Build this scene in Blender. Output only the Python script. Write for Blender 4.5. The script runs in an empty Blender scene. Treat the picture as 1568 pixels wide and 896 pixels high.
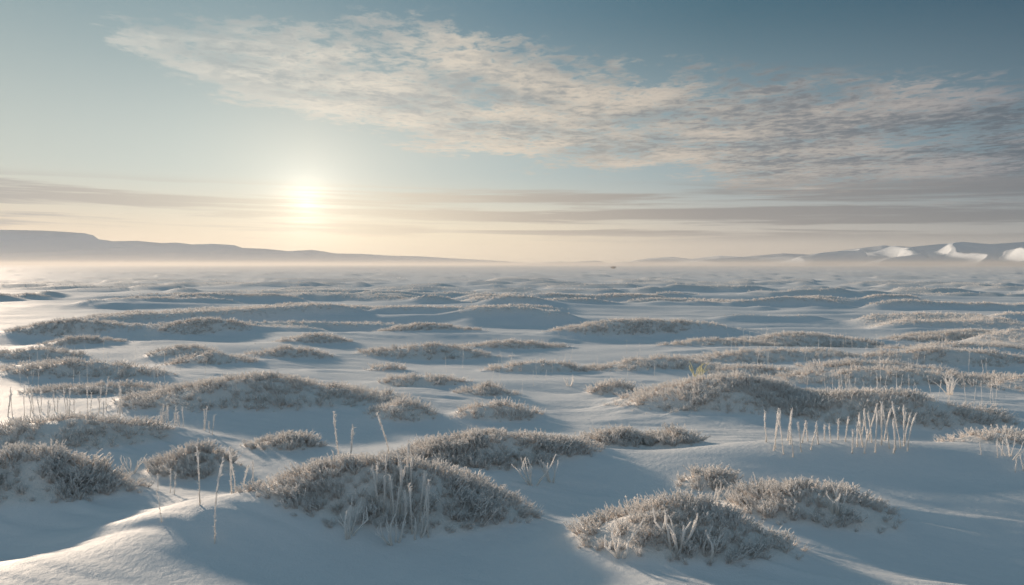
import bpy, math, random
import numpy as np
import mathutils
rng = np.random.default_rng(7)
random.seed(7)
scene = bpy.context.scene
scene.view_settings.view_transform = 'Standard'
scene.view_settings.look = 'None'
scene.view_settings.exposure = 0
rad = math.radians

# ------------------------------------------------------------ noise
def _h(ix, iy, seed):
    h = (ix.astype(np.int64).astype(np.uint64) * np.uint64(374761393) + iy.astype(np.int64).astype(np.uint64) * np.uint64(668265263) + np.uint64(seed * 69069 + 12345)) & np.uint64(0xffffffff)
    h = ((h ^ (h >> np.uint64(13))) * np.uint64(1274126177)) & np.uint64(0xffffffff)
    h = h ^ (h >> np.uint64(16))
    return h.astype(np.float64) / 4294967296.0
def vn(x, y, seed=0):
    x = np.asarray(x, float); y = np.asarray(y, float)
    ix = np.floor(x); iy = np.floor(y)
    fx = x - ix; fy = y - iy
    fx = fx * fx * fx * (fx * (fx * 6 - 15) + 10); fy = fy * fy * fy * (fy * (fy * 6 - 15) + 10)
    a = _h(ix, iy, seed); b = _h(ix + 1, iy, seed); c = _h(ix, iy + 1, seed); d = _h(ix + 1, iy + 1, seed)
    return (a * (1 - fx) + b * fx) * (1 - fy) + (c * (1 - fx) + d * fx) * fy
def fbm(x, y, seed=0, o=4):
    s = 0; a = .5; t = 0
    for i in range(o):
        s = s + a * vn(x, y, seed + i * 17); t += a
        x, y = (x * 1.6 - y * 1.2) + 3.1, (x * 1.2 + y * 1.6) + 7.7
        a *= .5
    return s / t
def fbs(x, y, seed=0, o=3):
    # axis-aligned octaves: keeps elongated features elongated
    s = 0; a = .5; t = 0
    for i in range(o):
        s = s + a * vn(x, y, seed + i * 17); t += a
        x, y = x * 2.03 + 3.1, y * 2.03 + 7.7
        a *= .5
    return s / t
def sstep(a, b, x):
    t = np.clip((x - a) / (b - a), 0, 1)
    return t * t * (3 - 2 * t)

# ------------------------------------------------------------ terrain definition (metres)
# x, y, rx, ry, height, rotation(deg)
MOUNDS = [
 (-1.05,7.05,1.25,.62,.46,10), (-.30,9.0,1.2,.55,.34,4), (1.35,6.25,.95,.50,.38,-8), (2.72,7.2,.74,.42,.30,-10),
 (1.97,8.0,.32,.2,.12,0), (-4.65,7.85,.98,.5,.42,0), (-3.55,8.9,.56,.38,.34,0), (-2.9,10.0,.5,.3,.13,0),
 (-5.6,10.1,1.2,.5,.28,5), (-3.9,12.5,2.2,.9,.46,6), (-1.6,11.7,.55,.4,.24,0), (-.25,11.8,.7,.4,.24,0),
 (-.4,13.6,.55,.35,.2,0), (1.3,9.8,.48,.32,.2,0), (1.98,9.6,.36,.28,.2,0), (3.2,11.8,1.7,.75,.50,-14),
 (5.0,10.8,1.6,.6,.34,-22), (5.6,9.2,.65,.35,.2,0), (1.78,13.5,.5,.35,.24,0), (7.0,14.9,2.5,.65,.36,-6),
 (9.6,13.9,1.8,.55,.26,-8), (3.1,17.0,1.7,.65,.38,-3), (.6,17.0,1.2,.5,.32,0), (-2.1,20,1.9,.7,.40,0),
 (-8.4,15.5,1.7,.65,.38,3), (-6.8,18,1.1,.5,.28,0), (-2.7,17,.5,.3,.16,0), (-11.4,19,1.2,.55,.28,0),
 (-8.0,19.3,.9,.5,.22,0), (-5.3,19,1.1,.45,.24,0), (3.3,24,2.3,.8,.40,0), (5.9,18.6,2.1,.6,.28,-5),
 (-5.5,22,1.2,.5,.30,0), (-11.6,21.5,1.3,.55,.28,0), (-9.7,25,1.5,.65,.30,0), (-6,29,1.7,.7,.36,0),
 (11.9,20.5,2.2,.6,.30,0), (10,18,2.3,.6,.30,-4), (8.3,22,2.4,.7,.32,0), (-14,25,2.0,.7,.33,0), (-7.0,13.6,1.3,.5,.2,8),
 (-1.6,14.6,.8,.4,.14,0), (0,21.5,1.5,.5,.22,0), (-13.2,16.5,1.7,.6,.3,0), (13.5,16.5,2.0,.6,.3,0),
 (4.9,16.0,1.2,.4,.2,-6), (7.6,16.9,1.7,.45,.22,0), (-10.2,17.2,1.1,.42,.22,0),
 (13.5,23.5,2.4,.7,.32,0), (-2.8,25,1.8,.6,.3,0), (5.6,21.2,1.7,.5,.26,0),
]
# bare wind drifts, some drifts and hollows shaped for shadow: x,y,rx,ry,h,rot
DRIFTS = [
 (-1.9,6.9,2.3,.95,.28,32), (3.7,8.75,3.3,.8,.26,-2), (-.4,9.4,1.9,.9,.12,0), (-4.4,12.3,3.4,1.6,.20,5),
 (1.3,6.5,1.5,.8,.10,-5), (-6,10.4,2.4,.9,.16,0), (4.2,11.7,3.8,1.3,.20,-14), (-4.9,6.2,1.7,1.1,-.30,10), (4.3,6.3,1.7,.9,-.22,0),
 (.4,7.6,1.0,.7,-.10,20), (-.2,5.5,1.0,.5,-.12,0), (-6.2,7.6,1.6,.7,.25,20),  # last drift added, near hollows deepened, so shadow falls on the foreground
]
def H(x, y):
    x = np.asarray(x, float); y = np.asarray(y, float)
    d = np.hypot(x, y)
    z = (fbm(x / 6.5, y / 3.6, 3, 3) - .5) * .40 * (1 - .5 * sstep(30, 120, d))
    z = z + (fbs(x / 10., y / 2.2 + x * .03, 61, 2) - .5) * .50 * sstep(12, 28, d) * (1 - .6 * sstep(80, 400, d))
    z = z + (fbm(x / 80., y / 40., 9, 2) - .5) * .6 * sstep(25, 120, d)
    near = 1 - sstep(14, 40, d)
    wv = x * .35 + y
    rp = fbs(x / 1.5 + wv * .1, wv / .34, 21, 3)
    z = z + (rp - .5) * .080 * near * (.3 + 1.4 * sstep(.42, .68, fbm(x / 2.2, y / 1.4, 31, 2)))
    for (mx, my, rx, ry, h, r) in DRIFTS:
        R = max(rx, ry) * 2.2
        k = np.nonzero((np.abs(y - my) < R) & (np.abs(x - mx) < R))
        if len(k[0]) == 0: continue
        c, s = math.cos(rad(r)), math.sin(rad(r)); X = x[k] - mx; Y = y[k] - my
        u = X * c + Y * s; v = -X * s + Y * c
        z[k] += h * np.exp(-1.5 * ((u / rx) ** 2 + (v / ry) ** 2))
    m = np.zeros_like(x); veg = np.zeros_like(x)
    for (mx, my, rx, ry, h, r) in MOUNDS:
        R = max(rx, ry) * 2.0
        k = np.nonzero((np.abs(y - my) < R) & (np.abs(x - mx) < R))
        if len(k[0]) == 0: continue
        c, s = math.cos(rad(r)), math.sin(rad(r)); X = x[k] - mx; Y = y[k] - my
        u = X * c + Y * s; v = -X * s + Y * c
        q = (u / rx) ** 2 + (v / ry) ** 2
        q = q * (.65 + .7 * fbm(x[k] * 1.9, y[k] * 2.6, 41, 3))
        m[k] = np.maximum(m[k], .74 * h * np.exp(-1.9 * q))
        veg[k] = np.maximum(veg[k], sstep(1.2, .65, q))
    w = sstep(21, 27, d)
    wx = x + 2.5 * (fbm(x / 9, y / 7, 77, 2) - .5)
    F = .5 * fbm(wx / 5.2, y / 2.8, 51, 3) + .5 * fbs(wx / 7.5, y / 2.0, 57, 2)
    G = sstep(.50, .72, F)
    far_amp = .40 * (1 - .55 * sstep(60, 300, d))
    m = m + w * G * far_amp
    veg = np.maximum(veg, w * sstep(.54, .67, F) * (1 - .6 * sstep(50, 180, d)))
    return z + m, veg

# ------------------------------------------------------------ mesh helper
def make_mesh(name, verts, tris, mat, attr=None, smooth=True, quads=False):
    n = 4 if quads else 3
    me = bpy.data.meshes.new(name)
    me.vertices.add(len(verts)); me.vertices.foreach_set('co', np.asarray(verts, np.float32).ravel())
    me.loops.add(len(tris) * n); me.loops.foreach_set('vertex_index', np.asarray(tris, np.int32).ravel())
    me.polygons.add(len(tris)); me.polygons.foreach_set('loop_start', np.arange(0, len(tris) * n, n, dtype=np.int32))
    try: me.polygons.foreach_set('loop_total', np.full(len(tris), n, dtype=np.int32))
    except Exception: pass
    me.update(calc_edges=True)
    if smooth: me.polygons.foreach_set('use_smooth', np.ones(len(tris), bool))
    if attr:
        for k, v in attr.items():
            a = me.attributes.new(k, 'FLOAT', 'POINT'); a.data.foreach_set('value', np.asarray(v, np.float32))
    me.materials.append(mat)
    ob = bpy.data.objects.new(name, me)
    scene.collection.objects.link(ob)
    return ob

class NT:
    def __init__(s, nt): s.t = nt
    def n(s, typ, **kw):
        nd = s.t.nodes.new(typ)
        for k, v in kw.items(): setattr(nd, k, v)
        return nd
    def put(s, sock, v):
        if isinstance(v, bpy.types.NodeSocket): s.t.links.new(v, sock)
        elif v is not None: sock.default_value = v
    def m(s, op, a, b=None, c=None, clamp=False):
        nd = s.n('ShaderNodeMath', operation=op, use_clamp=clamp)
        s.put(nd.inputs[0], a)
        if b is not None: s.put(nd.inputs[1], b)
        if c is not None: s.put(nd.inputs[2], c)
        return nd.outputs[0]
    def ss(s, a, b, x):
        nd = s.n('ShaderNodeMapRange', interpolation_type='SMOOTHSTEP')
        s.put(nd.inputs[0], x); s.put(nd.inputs[1], a); s.put(nd.inputs[2], b)
        return nd.outputs[0]
    def mix(s, f, a, b, mode='MIX'):
        nd = s.n('ShaderNodeMix', data_type='RGBA', blend_type=mode)
        s.put(nd.inputs[0], f)
        for i, v in ((6, a), (7, b)):
            if isinstance(v, tuple) and len(v) == 3: v = (*v, 1)
            s.put(nd.inputs[i], v)
        return nd.outputs[2]
    def xyz(s, x, y, z):
        nd = s.n('ShaderNodeCombineXYZ'); s.put(nd.inputs[0], x); s.put(nd.inputs[1], y); s.put(nd.inputs[2], z); return nd.outputs[0]
    def noise(s, vec, scale, detail=4, rough=.5, dist=0):
        nd = s.n('ShaderNodeTexNoise'); s.put(nd.inputs['Vector'], vec)
        nd.inputs['Scale'].default_value = scale; nd.inputs['Detail'].default_value = detail
        nd.inputs['Roughness'].default_value = rough; nd.inputs['Distortion'].default_value = dist
        return nd.outputs['Fac']
    def ramp(s, f, pts, interp='LINEAR'):
        nd = s.n('ShaderNodeValToRGB'); cr = nd.color_ramp; cr.interpolation = interp
        while len(cr.elements) < len(pts): cr.elements.new(.5)
        for e, (p, c) in zip(cr.elements, pts): e.position = p; e.color = (*c, 1) if len(c) == 3 else c
        s.put(nd.inputs[0], f); return nd.outputs[0]

# ------------------------------------------------------------ materials
def snow_material():
    m = bpy.data.materials.new('wind_packed_snow'); m.use_nodes = True
    g = NT(m.node_tree); b = m.node_tree.nodes['Principled BSDF']
    pos = g.n('ShaderNodeNewGeometry').outputs['Position']
    veg = g.n('ShaderNodeAttribute', attribute_name='veg').outputs['Fac']
    n1 = g.noise(pos, 1.7, 5, .6)
    n2 = g.noise(pos, 9., 4, .7)
    base = g.mix(n1, (.72, .75, .78), (.84, .845, .85))
    heath = g.mix(n2, (.76, .70, .65), (.90, .87, .84))
    f = g.m('MULTIPLY', veg, .85)
    g.put(b.inputs['Base Color'], g.mix(f, base, heath))
    b.inputs['Roughness'].default_value = .65
    b.inputs['Specular IOR Level'].default_value = .4
    fine = g.noise(pos, 90., 3, .7); mid = g.noise(pos, 14., 5, .6)
    hgt = g.m('ADD', g.m('MULTIPLY', fine, .0045), g.m('MULTIPLY', mid, .013))
    hv = g.m('MULTIPLY', g.m('MULTIPLY', n2, veg), .05)
    bp = g.n('ShaderNodeBump'); bp.inputs['Strength'].default_value = .8; bp.inputs['Distance'].default_value = 1.
    g.put(bp.inputs['Height'], g.m('ADD', hgt, hv))
    g.put(b.inputs['Normal'], bp.outputs[0])
    return m
def frost_material(name, low, high, trans=.35):
    m = bpy.data.materials.new(name); m.use_nodes = True
    g = NT(m.node_tree); b = m.node_tree.nodes['Principled BSDF']; out = m.node_tree.nodes['Material Output']
    pos = g.n('ShaderNodeNewGeometry').outputs['Position']
    h = g.n('ShaderNodeAttribute', attribute_name='tip').outputs['Fac']
    n = g.noise(pos, 3.5, 3, .6)
    f = g.m('ADD', g.m('MULTIPLY', h, 1.3), g.m('MULTIPLY', g.m('SUBTRACT', n, .5), .5), clamp=True)
    col = g.mix(f, low, high)
    g.put(b.inputs['Base Color'], col); b.inputs['Roughness'].default_value = .5
    b.inputs['Specular IOR Level'].default_value = .4
    tr = g.n('ShaderNodeBsdfTranslucent'); g.put(tr.inputs[0], col)
    mx = g.n('ShaderNodeMixShader'); mx.inputs[0].default_value = trans
    g.t.links.new(b.outputs[0], mx.inputs[1]); g.t.links.new(tr.outputs[0], mx.inputs[2]); g.t.links.new(mx.outputs[0], out.inputs[0])
    return m
M_SNOW = snow_material()
M_FROST = frost_material('hoar_frosted_heather', (.96, .89, .84), (.99, .98, .97), .5)
M_REED = frost_material('hoar_frosted_reed', (.93, .88, .82), (.985, .97, .955), .5)
M_STRAW = frost_material('frosted_straw', (.65, .58, .32), (.90, .86, .62), .4)
M_BUSH = frost_material('bare_bush', (.35, .36, .38), (.5, .5, .53), .2)

# ------------------------------------------------------------ snowfield sheet
q = np.linspace(640, 4.2, 1050)
ys = 2684. / q
ys = np.concatenate([np.linspace(-40, ys[0] - .05, 40), ys, np.geomspace(ys[-1] * 1.03, 12000, 50)])
NC = 900
t = np.linspace(-1, 1, NC)
W = 6 + .92 * np.abs(ys) + np.where(ys < 4, 20., 0)
Y, T = np.meshgrid(ys, t, indexing='ij'); X = T * W[:, None]
zz, vg = H(X.ravel(), Y.ravel())
V = np.stack([X.ravel(), Y.ravel(), zz], 1)
nr = len(ys); idx = np.arange(nr * NC).reshape(nr, NC)
Q = np.stack([idx[:-1, :-1], idx[:-1, 1:], idx[1:, 1:], idx[1:, :-1]], -1).reshape(-1, 4)
make_mesh('snow_ground', V, Q, M_SNOW, {'veg': vg}, True, True)

# ------------------------------------------------------------ twig geometry
def seg_mesh(segs, sides=3):
    vs, fs, hs = [], [], []
    for (p0, p1, r0, r1, h0, h1) in segs:
        p0 = np.array(p0); p1 = np.array(p1); a = p1 - p0; L = np.linalg.norm(a)
        if L < 1e-6: continue
        a = a / L; u = np.cross(a, [.31, .77, .55]); u /= np.linalg.norm(u); w = np.cross(a, u)
        b = len(vs)
        for P, r, h in ((p0, r0, h0), (p1, r1, h1)):
            for k in range(sides):
                an = 2 * math.pi * k / sides
                vs.append(P + r * (u * math.cos(an) + w * math.sin(an))); hs.append(h)
        for k in range(sides):
            k2 = (k + 1) % sides
            fs.append((b + k, b + k2, b + sides + k2)); fs.append((b + k, b + sides + k2, b + sides + k))
    return np.array(vs), np.array(fs), np.array(hs)
def rnd(a, b): return random.uniform(a, b)
def sprig(level):
    S = []
    nst = {0: 5, 1: 4, 2: 4}[level]
    for s in range(nst):
        az = 2 * math.pi * (s + rnd(-.3, .3)) / nst; lean = rnd(.25, .95)
        d = np.array([math.cos(az) * lean, math.sin(az) * lean, 1.]); d /= np.linalg.norm(d)
        p = np.array([math.cos(az), math.sin(az), 0]) * .05
        L = rnd(.7, 1.05); nseg = {0: 3, 1: 2, 2: 1}[level]
        r = {0: .042, 1: .055, 2: .085}[level]
        for k in range(nseg):
            q2 = p + d * L / nseg
            S.append((p, q2, r * (1 - .5 * k / nseg), r * (1 - .5 * (k + 1) / nseg) if k < nseg - 1 else r * .35, k / nseg, (k + 1) / nseg))
            nb = {0: 3, 1: 2, 2: 0}[level]
            for j in range(nb):
                f = rnd(.15, .95); o = p + (q2 - p) * f
                e = d * .7 + np.array([rnd(-1, 1), rnd(-1, 1), rnd(-.1, .7)]); e /= np.linalg.norm(e)
                l = rnd(.14, .32) * (1.2 - .3 * k); hh = (k + f) / nseg
                S.append((o, o + e * l, r * .75, r * .35, hh, min(1, hh + .35)))
                if level == 0:
                    o2 = o + e * l * .6; e2 = e + np.array([rnd(-1, 1), rnd(-1, 1), rnd(-.2, .8)]) * .9; e2 /= np.linalg.norm(e2)
                    S.append((o2, o2 + e2 * l * .5, r * .55, r * .25, min(1, hh + .2), 1.))
            p = q2; d = d + np.array([rnd(-.3, .3), rnd(-.3, .3), rnd(0, .25)]); d /= np.linalg.norm(d)
    return seg_mesh(S)
TPL = {l: [sprig(l) for _ in range(7)] for l in (0, 1, 2)}
def scatter(name, P, scale, tiltx, tilty, level, mat):
    VV, FF, HH = [], [], []; off = 0
    which = rng.integers(0, 7, len(P))
    for k in range(7):
        sel = np.nonzero(which == k)[0]
        if len(sel) == 0: continue
        v, f, h = TPL[level][k]
        n = len(sel); a = rng.uniform(0, 6.283, n); c, s = np.cos(a)[:, None], np.sin(a)[:, None]
        sc = scale[sel][:, None]
        vx = (v[None, :, 0] * c - v[None, :, 1] * s) * sc; vy = (v[None, :, 0] * s + v[None, :, 1] * c) * sc; vz = v[None, :, 2] * sc * np.ones_like(c)
        vx = vx + vz * tiltx[sel][:, None]; vy = vy + vz * tilty[sel][:, None]
        vv = np.stack([vx + P[sel, 0][:, None], vy + P[sel, 1][:, None], vz + P[sel, 2][:, None]], -1).reshape(-1, 3)
        ff = (f[None] + (np.arange(n) * len(v))[:, None, None]).reshape(-1, 3) + off
        VV.append(vv); FF.append(ff); HH.append(np.tile(h, n)); off += len(vv)
    return make_mesh(name, np.concatenate(VV), np.concatenate(FF), mat, {'tip': np.concatenate(HH)}, False)

def shrub_on_mound(i, mo):
    mx, my, rx, ry, h, r = mo
    d = math.hypot(mx, my)
    if d < 10.5: lvl, dens, sc = 0, 340, .12
    elif d < 16: lvl, dens, sc = 1, 240, .11
    else: lvl, dens, sc = 1, 125, .11
    n = int(dens * math.pi * rx * ry * 1.25)
    a = rng.uniform(0, 6.283, n); rr = np.sqrt(rng.uniform(0, 1.4, n))
    u = rr * np.cos(a) * rx; v = rr * np.sin(a) * ry
    c, s = math.cos(rad(r)), math.sin(rad(r))
    X = mx + u * c - v * s; Y = my + u * s + v * c
    Z, vg = H(X, Y)
    cl = fbm(X * 2.6, Y * 3.2, 91, 3)
    keep = rng.uniform(0, 1, n) < vg * sstep(.18, .36, cl) * 1.1 + .012
    X, Y, Z, u, v, vg, cl = X[keep], Y[keep], Z[keep], u[keep], v[keep], vg[keep], cl[keep]
    s_ = sc * rng.uniform(.6, 1.25, len(X)) * (.45 + .55 * vg) * (.5 + 1.0 * cl)
    tx = (u * c - v * s) / rx * .55 + rng.normal(0, .22, len(X)); ty = (u * s + v * c) / ry * .45 + rng.normal(0, .22, len(X))
    scatter('frosted_shrub', np.stack([X, Y, Z - .012], 1), s_, tx, ty, lvl, M_FROST)
for i, mo in enumerate(MOUNDS): shrub_on_mound(i, mo)

def heath(n, d0, d1, sc):
    dd = np.sqrt(rng.uniform(d0 ** 2, d1 ** 2, n)) if d1 < 60 else d0 * (d1 / d0) ** rng.uniform(0, 1, n)
    tt = rng.uniform(-.74, .74, n); Y = dd; X = tt * dd
    Z, vg = H(X, Y)
    k = (rng.uniform(0, 1, n) < vg) & (np.hypot(X, Y) > 21)
    X, Y, Z, vg = X[k], Y[k], Z[k], vg[k]
    s = sc * rng.uniform(.5, 1.3, len(X)) * (.4 + .6 * vg)
    return np.stack([X, Y, Z - .015], 1), s
P1, s1 = heath(90000, 21, 50, .105)
P2, s2 = heath(30000, 45, 110, .115)
P = np.concatenate([P1, P2]); s_ = np.concatenate([s1, s2])
scatter('frosted_heath', P, s_, rng.normal(0, .2, len(P)), rng.normal(0, .2, len(P)), 2, M_FROST)

# ------------------------------------------------------------ reeds
def gz(x, y): return float(H(np.array([x]), np.array([y]))[0][0])
def reed_segs(x, y, h, r=.006, lean=.08, fuzz=True, head=True):
    S = []; p = np.array([x, y, gz(x, y) - .03]); az = rnd(0, 6.28)
    d = np.array([math.cos(az) * lean, math.sin(az) * lean, 1.]); n = 8
    for k in range(n):
        d = d + np.array([rnd(-.07, .07), rnd(-.07, .07), 0]); dd = d / np.linalg.norm(d)
        q2 = p + dd * (h + .03) / n
        f0, f1 = k / n, (k + 1) / n
        ra = r * (.5 + .2 * math.sin(k * 1.7)); rb = r * (.5 + .2 * math.sin((k + 1) * 1.7))
        if head and k >= n - 2: ra = r * .8; rb = r * (.95 if k == n - 2 else .3)
        S.append((p, q2, ra, rb, f0, f1))
        if fuzz:
            for j in range(9):
                o = p + (q2 - p) * rnd(0, 1); e = np.array([rnd(-1, 1), rnd(-1, 1), rnd(.1, 1.1)]); e /= np.linalg.norm(e)
                l = rnd(.008, .024) * (1.5 if k >= n - 2 else 1)
                S.append((o, o + e * l, r * .35, r * .1, f1, 1))
        p = q2
    return S
def reeds(items, mat=M_REED, **kw):
    S = []
    for (x, y, h) in items: S += reed_segs(x, y, h, **kw)
    v, f, hh = seg_mesh(S, 4)
    make_mesh('frosted_reeds', v, f, mat, {'tip': hh}, False)
reeds([(-2.57,6.5,.50), (-2.28,6.03,.66), (-2.47,6.95,.44), (-2.50,7.15,.44), (-2.6,7.6,.28), (-2.65,8.1,.28)], r=.012, lean=.12)
reeds([(rnd(-1.2,-.68), rnd(6.45,6.85), rnd(.24,.46)) for _ in range(20)] + [(-1.55,7.1,.5), (-1.1,7.2,.5), (-1.42,6.9,.4)], r=.013, lean=.1)
reeds([(x + rnd(-.05,.05), rnd(8.4,8.85), rnd(.24,.5) * (.8 + .3 * math.sin(x * 5))) for x in np.concatenate([np.linspace(2.8,3.15,9), np.linspace(3.2,3.7,9), np.linspace(3.72,4.35,22)]) ], r=.011, lean=.10)
reeds([(rnd(-7.5,-5.6), rnd(11.0,11.8), rnd(.2,.5)) for _ in range(30)], r=.009)
reeds([(rnd(-4.75,-3.9), rnd(10.3,10.8), rnd(.15,.33)) for _ in range(15)], r=.008)
reeds([(-2.8,6.3,.27), (-3.3,7.7,.2), (-3.5,7.8,.16), (-3.36,7.75,.24)], r=.006, head=False)
reeds([(rnd(5.0,5.5), rnd(8.1,8.5), rnd(.15,.3)) for _ in range(9)], r=.006)
reeds([(rnd(4.2,7.2), rnd(10.6,12.5), rnd(.25,.5)) for _ in range(40)], r=.004, fuzz=False, head=False)
reeds([(rnd(-9.5,-6), rnd(13,17), rnd(.25,.5)) for _ in range(30)], r=.0045, fuzz=False, head=False)
reeds([(rnd(5,13), rnd(15,22), rnd(.25,.5)) for _ in range(60)], r=.005, fuzz=False, head=False)
reeds([(rnd(-2,3), rnd(13,20), rnd(.2,.4)) for _ in range(25)], r=.0045, fuzz=False, head=False)

def twig_bush(x, y, h, n=7, r=.012, mat=M_REED, spread=.8):
    S = []; b = np.array([x, y, gz(x, y) - .02])
    def grow(p, d, L, r, lev, hh):
        k = 3
        for i in range(k):
            d = d + np.array([rnd(-.25, .25), rnd(-.25, .25), rnd(-.02, .15)]); d = d / np.linalg.norm(d)
            q2 = p + d * L / k; r2 = r * .86
            S.append((p, q2, r, r2, hh, min(1, hh + .2)))
            for j in range(3):
                e = np.array([rnd(-1, 1), rnd(-1, 1), rnd(-.2, 1)]); e /= np.linalg.norm(e); o = p + (q2 - p) * rnd(0, 1)
                S.append((o, o + e * rnd(.01, .025), r * .4, r * .1, hh, 1))
            if lev > 0 and i > 0:
                e = d + np.array([rnd(-1, 1), rnd(-1, 1), rnd(0, .6)]) * .8; e /= np.linalg.norm(e)
                grow(q2, e, L * .5, r2 * .8, lev - 1, min(1, hh + .3))
            p = q2; r = r2; hh = min(1, hh + .25)
    for i in range(n):
        az = rnd(0, 6.28); l = rnd(.1, spread)
        d = np.array([math.cos(az) * l, math.sin(az) * l, 1]); d /= np.linalg.norm(d)
        grow(b + np.array([math.cos(az), math.sin(az), 0]) * .03, d, h * rnd(.6, 1.05), r, 1, .2)
    v, f, hh = seg_mesh(S, 4)
    make_mesh('frosted_twigs', v, f, mat, {'tip': hh}, False)
twig_bush(.22,8.15,.26,6,.012); twig_bush(.42,8.3,.24,5,.011); twig_bush(2.85,6.95,.22,6,.010)
twig_bush(.82,5.92,.22,6,.014); twig_bush(1.22,5.85,.25,7,.014); twig_bush(1.45,5.8,.18,5,.012)
twig_bush(-1.32,6.33,.22,7,.010); twig_bush(-.95,6.35,.2,6,.010); twig_bush(-.78,6.45,.2,5,.010); twig_bush(1.95,7.6,.16,6,.007)
twig_bush(3.5,15.0,.34,8,.012, M_STRAW); twig_bush(7.3,13.2,.32,9,.009); twig_bush(5.3,8.4,.25,6,.006); twig_bush(-4.25,8.8,.2,6,.007); twig_bush(1.05,14.6,.2,5,.01)

def far_bush(x, y, w, h):
    S = []; z0 = gz(x, y)
    for i in range(60):
        p = np.array([x + rnd(-.3, .3) * w, y + rnd(-.2, .2) * w, z0]); e = np.array([rnd(-.5, .5) * w, rnd(-.3, .3) * w, rnd(.4, 1) * h])
        S.append((p, p + e, .08, .04, 0, .1))
        for j in range(3):
            o = p + e * rnd(.4, 1); S.append((o, o + np.array([rnd(-.2, .2) * w, 0, rnd(-.1, .25) * h]), .07, .03, 0, .2))
    v, f, hh = seg_mesh(S, 3); make_mesh('distant_bush', v, f, M_BUSH, {'tip': hh}, False)
far_bush(56, 440, 2.4, 1.5)

# ------------------------------------------------------------ hills
def hill_material(name, a, b_):
    m = bpy.data.materials.new(name); m.use_nodes = True
    g = NT(m.node_tree); b = m.node_tree.nodes['Principled BSDF']
    pos = g.n('ShaderNodeNewGeometry').outputs['Position']
    st = g.n('ShaderNodeAttribute', attribute_name='rock').outputs['Fac']
    n = g.noise(pos, .012, 6, .65)
    rk = g.m('MULTIPLY', g.m('MULTIPLY', st, g.ss(.5, .65, n)), .3)
    g.put(b.inputs['Base Color'], g.mix(rk, a, b_))
    b.inputs['Roughness'].default_value = .9; b.inputs['Specular IOR Level'].default_value = .1
    bp = g.n('ShaderNodeBump'); bp.inputs['Distance'].default_value = 6; bp.inputs['Strength'].default_value = .4
    g.put(bp.inputs['Height'], n); g.put(b.inputs['Normal'], bp.outputs[0])
    return m
M_HILL_A = hill_material('snowy_mesa_slope', (.92, .94, .96), (.76, .80, .84))
M_HILL_B = hill_material('snowy_hillside', (.74, .79, .84), (.62, .68, .74))
def hills(name, prof, crest, depth, seed, shear, L, mat, amp):
    ts = np.array([p[0] for p in prof]); el = np.array([p[1] for p in prof])
    dts = np.array([p[0] for p in crest]); dd = np.array([p[1] for p in crest])
    n = 1500; m = 180
    tt = np.linspace(ts[0], ts[-1], n)
    ss = np.linspace(0, 1.4, m)       # 0 foot, 1 crest, >1 back slope
    Tt, S = np.meshgrid(tt, ss, indexing='ij')
    D = np.interp(Tt, dts, dd)
    dist = D - depth(Tt) * (1 - S)
    back = S > 1
    X = np.where(back, Tt * dist, Tt * D + (S - 1) * shear); Y = dist
    Hc = np.interp(Tt, ts, el) * D
    f = np.where(back, 1 - 2.4 * (S - 1), S.clip(0, 1) ** 1.1)
    P = (X + (1 - S) * shear * .8) / L + 1.1 * (fbm(X / 400., S * 1.5, seed + 2, 2) - .5) * 2
    r1 = 1 - np.abs(np.sin(math.pi * P))
    r2 = 1 - np.abs(np.sin(math.pi * (P * 2.3 + 1.7 * fbm(P * .5, S, seed + 9, 2))))
    sp_h = .55 + .55 * vn(P * .7, np.zeros_like(P), seed + 4)
    rdg = (r1 ** 1.2) * sp_h + .2 * r2
    env = np.clip(4 * S * (1.04 - S), 0, 1) ** .7 * (S < 1)
    body = f * (1 - .8 * env) + amp * env * rdg * (.35 + .65 * S)
    body = np.where(back, body, np.minimum(body, .25 + .76 * S))
    Z = Hc * body + (fbm(X / 60, Y / 60, seed + 5, 4) - .5) * Hc * .07 * (env + .1)
    Z = Z - 3 * (1 - S).clip(0, 1)
    rock = np.clip(S * 1.4 - .4, 0, 1)
    idx = np.arange(n * m).reshape(n, m)
    Q = np.stack([idx[:-1, :-1], idx[1:, :-1], idx[1:, 1:], idx[:-1, 1:]], -1).reshape(-1, 4)
    make_mesh(name, np.stack([X.ravel(), Y.ravel(), Z.ravel()], 1), Q, mat, {'rock': rock.ravel()}, True, True)
LEFT = [(-1.3,.050),(-.9,.045),(-.72,.046),(-.643,.0445),(-.59,.0435),(-.56,.0420),(-.535,.040),(-.525,.0375),(-.518,.0325),(-.50,.0300),(-.47,.0305),(-.44,.0278),(-.42,.0282),(-.40,.0258),(-.375,.0268),(-.348,.0250),(-.338,.0215),(-.31,.0205),(-.28,.0175),(-.25,.0190),(-.22,.0145),(-.19,.0140),(-.15,.0115),(-.12,.0110),(-.07,.0080),(-.03,.0060),(.0,.0040),(.05,.001),(.08,0)]
hills('snowy_mesa_hills', LEFT, [(-1.3,2000),(-.64,2300),(-.35,2700),(-.1,3400),(.08,4200)], lambda t: 600 + 400 * np.clip(t + .64, 0, 1), 11, 300, 230., M_HILL_A, .85)
RIGHT = [(.12,0),(.145,.0030),(.17,.0085),(.20,.0105),(.225,.0078),(.26,.0120),(.29,.0105),(.34,.0150),(.38,.0130),(.42,.0195),(.465,.0250),(.50,.0230),(.565,.0295),(.60,.0265),(.65,.0300),(.72,.033),(.8,.030),(.95,.038),(1.3,.04)]
hills('snowy_hills', RIGHT, [(.12,2600),(.3,2200),(.5,2000),(.65,1900),(1.3,1700)], lambda t: 460 + 100 * np.clip(.65 - t, 0, 1), 29, 480, 140., M_HILL_B, .95)

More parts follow.
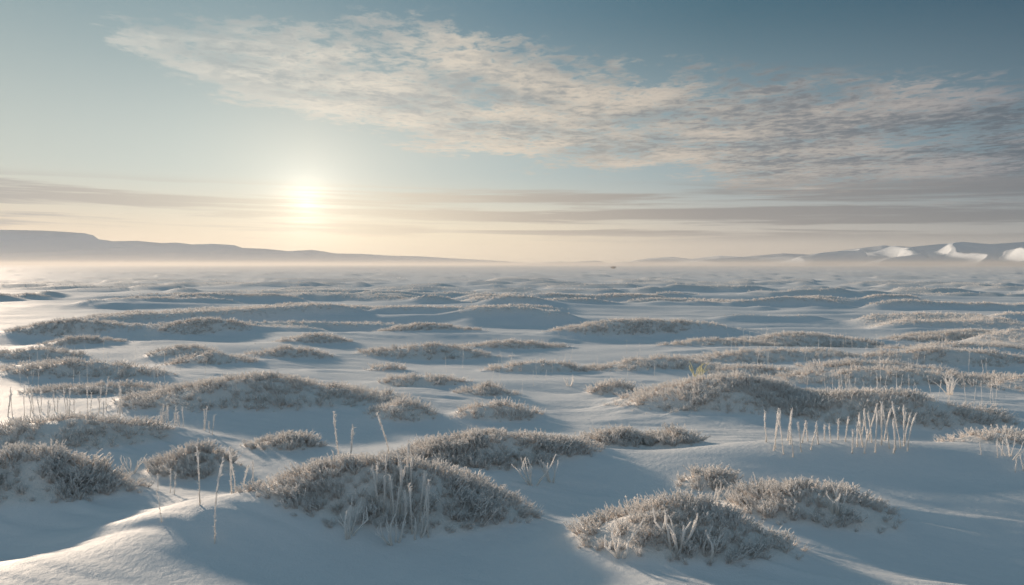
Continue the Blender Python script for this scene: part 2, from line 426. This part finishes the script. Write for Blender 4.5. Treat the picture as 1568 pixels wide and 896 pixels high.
# ------------------------------------------------------------ mist: a low bank over the far plain and thin haze above it
def mist(name, z0, z1, y0, dens, col):
    v = [(x, y, z) for z in (z0, z1) for (x, y) in ((-6000, y0), (6000, y0), (6000, 7000), (-6000, 7000))]
    f = [(0, 3, 2, 1), (4, 5, 6, 7), (0, 1, 5, 4), (1, 2, 6, 5), (2, 3, 7, 6), (3, 0, 4, 7)]
    me = bpy.data.meshes.new(name); me.from_pydata(v, [], f)
    ob = bpy.data.objects.new(name, me); scene.collection.objects.link(ob)
    m = bpy.data.materials.new('ice_mist'); m.use_nodes = True; nt = m.node_tree
    nt.nodes.remove(nt.nodes['Principled BSDF'])
    vs = nt.nodes.new('ShaderNodeVolumeScatter'); vs.inputs['Color'].default_value = (*col, 1)
    vs.inputs['Density'].default_value = dens; vs.inputs['Anisotropy'].default_value = .3
    nt.links.new(vs.outputs[0], nt.nodes['Material Output'].inputs['Volume'])
    me.materials.append(m)
mist('ground_mist', -8, 6, 60, .0011, (1., .96, .90))
mist('haze', 6.2, 150, 300, .00010, (.98, .98, 1.))

# ------------------------------------------------------------ sun + sky
SUN_AZ, SUN_EL = -14.4, 4.2
LAMP_AZ, LAMP_EL = -40., 10.5
w = bpy.data.worlds.new('World'); scene.world = w; w.use_nodes = True
g = NT(w.node_tree); bg = w.node_tree.nodes['Background']
gen = g.n('ShaderNodeTexCoord').outputs['Generated']
nrm = g.n('ShaderNodeVectorMath', operation='NORMALIZE'); g.put(nrm.inputs[0], gen); dirv = nrm.outputs[0]
sp = g.n('ShaderNodeSeparateXYZ'); g.put(sp.inputs[0], dirv); dx, dy, dz = sp.outputs
az = g.m('MULTIPLY', g.m('ARCTAN2', dx, dy), 180 / math.pi)
el = g.m('MULTIPLY', g.m('ARCSINE', dz), 180 / math.pi)
azn = g.m('ADD', g.m('DIVIDE', az, 360.), .5)
A = lambda a: (a + 180) / 360.
hor = g.ramp(azn, [(0,(.50,.51,.54)), (A(-100),(.45,.46,.48)), (A(-34),(.48,.45,.41)), (A(-22),(.72,.63,.50)), (A(-12),(.92,.79,.58)), (A(2),(.82,.70,.53)), (A(15),(.56,.51,.45)), (A(33),(.34,.35,.355)), (A(100),(.38,.40,.44)), (1,(.50,.51,.54))])
mid = g.ramp(azn, [(0,(.38,.43,.49)), (A(-100),(.33,.39,.44)), (A(-34),(.38,.47,.48)), (A(-22),(.49,.56,.54)), (A(-14),(.58,.61,.56)), (A(0),(.44,.515,.51)), (A(15),(.29,.375,.41)), (A(33),(.165,.24,.285)), (A(100),(.25,.32,.38)), (1,(.38,.43,.49))])
hi = g.ramp(azn, [(0,(.20,.27,.33)), (A(-100),(.19,.27,.32)), (A(-33),(.20,.31,.355)), (A(-20),(.195,.30,.345)), (A(0),(.11,.205,.265)), (A(15),(.062,.14,.19)), (A(33),(.036,.092,.14)), (A(100),(.12,.19,.25)), (1,(.20,.27,.33))])
c = g.mix(g.ss(.8, 6.8, el), hor, mid)
c = g.mix(g.ss(5, 19, el), c, hi)
c = g.mix(g.ss(22, 50, el), c, (.115, .185, .24))
sky = g.n('ShaderNodeTexSky', sky_type='NISHITA', sun_disc=False); sky.sun_elevation = rad(LAMP_EL); sky.sun_rotation = rad(LAMP_AZ)
c = g.mix(1., c, g.mix(1., sky.outputs[0], (.004, .004, .004), 'MULTIPLY'), 'ADD')
sv = (math.sin(rad(SUN_AZ)) * math.cos(rad(SUN_EL)), math.cos(rad(SUN_AZ)) * math.cos(rad(SUN_EL)), math.sin(rad(SUN_EL)))
dp = g.n('ShaderNodeVectorMath', operation='DOT_PRODUCT'); g.put(dp.inputs[0], dirv); dp.inputs[1].default_value = sv
th = g.m('MULTIPLY', g.m('ARCCOSINE', g.m('MINIMUM', dp.outputs['Value'], 1.)), 180 / math.pi)
def expf(k, amp): return g.m('MULTIPLY', g.m('EXPONENT', g.m('DIVIDE', th, -k)), amp)
g1 = expf(1.2, .75); g2 = expf(6., .28)
glow = g.mix(1., g.mix(1., (1., .95, .82), g1, 'MULTIPLY'), g.mix(1., (1., .87, .66), g2, 'MULTIPLY'), 'ADD')
zc = g.m('MAXIMUM', dz, .03)
pl = g.xyz(g.m('DIVIDE', dx, zc), g.m('MULTIPLY', g.m('DIVIDE', dy, zc), .8), 0.)
big = g.noise(pl, .7, 3, .5); md = g.noise(pl, 2.2, 5, .62, .4); fn = g.noise(pl, 8.5, 5, .68, .3)
def curve(pts):
    nd = g.ramp(azn, [(A(a), (e / 30.,) * 3) for a, e in pts]); return g.m('MULTIPLY', nd, 30.)
lowe = curve([(-60,19),(-30,16.0),(-26,14.0),(-20,11.5),(-13,9.6),(-4,7.7),(5,6.7),(13,6.2),(16,4.9),(33,4.0),(60,4)])
upe = curve([(-60,17),(-30,15.4),(-27,15.8),(-17,16.4),(-4,16.4),(3,15.1),(10,13.7),(23,12.2),(33,10.4),(60,8)])
jit = g.m('MULTIPLY', g.m('SUBTRACT', g.noise(pl, .9, 5, .65), .5), 4.2)
ej = g.m('ADD', el, jit)
m1 = g.ss(-.8, 1.3, g.m('SUBTRACT', ej, lowe)); m2 = g.ss(-1.6, 2.4, g.m('SUBTRACT', upe, ej))
mask = g.m('MULTIPLY', m1, m2)
tex = g.m('ADD', g.m('ADD', g.m('MULTIPLY', md, .45), g.m('MULTIPLY', fn, .55)), g.m('MULTIPLY', g.m('SUBTRACT', big, .5), .30))
thr = g.m('ADD', g.m('MULTIPLY', g.m('SUBTRACT', 1., mask), .17), .355)
dens = g.m('MULTIPLY', g.ss(0, .25, mask), g.ss(0., .17, g.m('SUBTRACT', tex, thr)))
ccol = g.ramp(azn, [(A(-60),(.3,.36,.4)), (A(-30),(.60,.61,.57)), (A(-15),(.78,.72,.62)), (A(0),(.74,.64,.52)), (A(14),(.60,.52,.44)), (A(33),(.32,.31,.32)), (A(80),(.2,.24,.28))])
cshade = g.ramp(azn, [(A(-60),(.25,.32,.37)), (A(-30),(.37,.44,.45)), (A(-8),(.41,.42,.41)), (A(6),(.29,.30,.30)), (A(20),(.18,.195,.215)), (A(33),(.105,.135,.165)), (A(80),(.12,.16,.2))])
shade = g.ss(.40, .60, g.m('ADD', g.m('MULTIPLY', g.noise(pl, 1.0, 4, .6), .55), g.m('MULTIPLY', fn, .45)))
rim = g.m('MULTIPLY', g.ss(2.2, .2, g.m('SUBTRACT', ej, lowe)), .6)
shade = g.m('MULTIPLY', shade, g.m('SUBTRACT', 1., rim))
cc = g.mix(shade, ccol, cshade)
c = g.mix(g.m('MULTIPLY', dens, .88), c, cc)
c = g.mix(1., c, glow, 'ADD')
sc = g.xyz(g.m('MULTIPLY', az, .05), g.m('ADD', g.m('MULTIPLY', el, 1.35), g.m('MULTIPLY', az, .016)), 3.3)
s1n = g.noise(sc, 1.0, 6, .6, .3)
band = g.m('MULTIPLY', g.ss(1.2, 2.4, el), g.ss(6.0, 4.8, el))
amt = g.ramp(azn, [(A(-60),(.9,)*3), (A(-27),(.95,)*3), (A(-20),(.7,)*3), (A(-10),(.6,)*3), (A(0),(.9,)*3), (A(12),(1.,)*3), (A(60),(1.,)*3)])
sd = g.m('MULTIPLY', g.m('MULTIPLY', band, g.ss(.42, .56, s1n)), amt)
scol = g.ramp(azn, [(A(-60),(.3,.31,.33)), (A(-33),(.37,.36,.35)), (A(-22),(.55,.50,.43)), (A(-15),(.92,.81,.62)), (A(-8),(.74,.63,.49)), (A(2),(.44,.39,.34)), (A(14),(.28,.27,.265)), (A(33),(.17,.19,.21)), (A(80),(.2,.22,.25))])
c = g.mix(g.m('MULTIPLY', sd, .88), c, scol)
g.put(bg.inputs[0], c); bg.inputs[1].default_value = 1.0

L = bpy.data.lights.new('sun', 'SUN'); L.energy = 5.0; L.angle = rad(3.5); L.color = (1., .78, .58)
so = bpy.data.objects.new('sun', L); scene.collection.objects.link(so)
sdir = mathutils.Vector((math.sin(rad(LAMP_AZ)) * math.cos(rad(LAMP_EL)), math.cos(rad(LAMP_AZ)) * math.cos(rad(LAMP_EL)), math.sin(rad(LAMP_EL))))
so.rotation_euler = sdir.to_track_quat('Z', 'Y').to_euler()

cam = bpy.data.cameras.new('camera'); cam.lens = 28; cam.sensor_width = 36; cam.clip_end = 30000
co = bpy.data.objects.new('camera', cam); scene.collection.objects.link(co)
co.location = (0, 0, 2.2); co.rotation_euler = (rad(90 - 2.02), 0, 0)
scene.camera = co
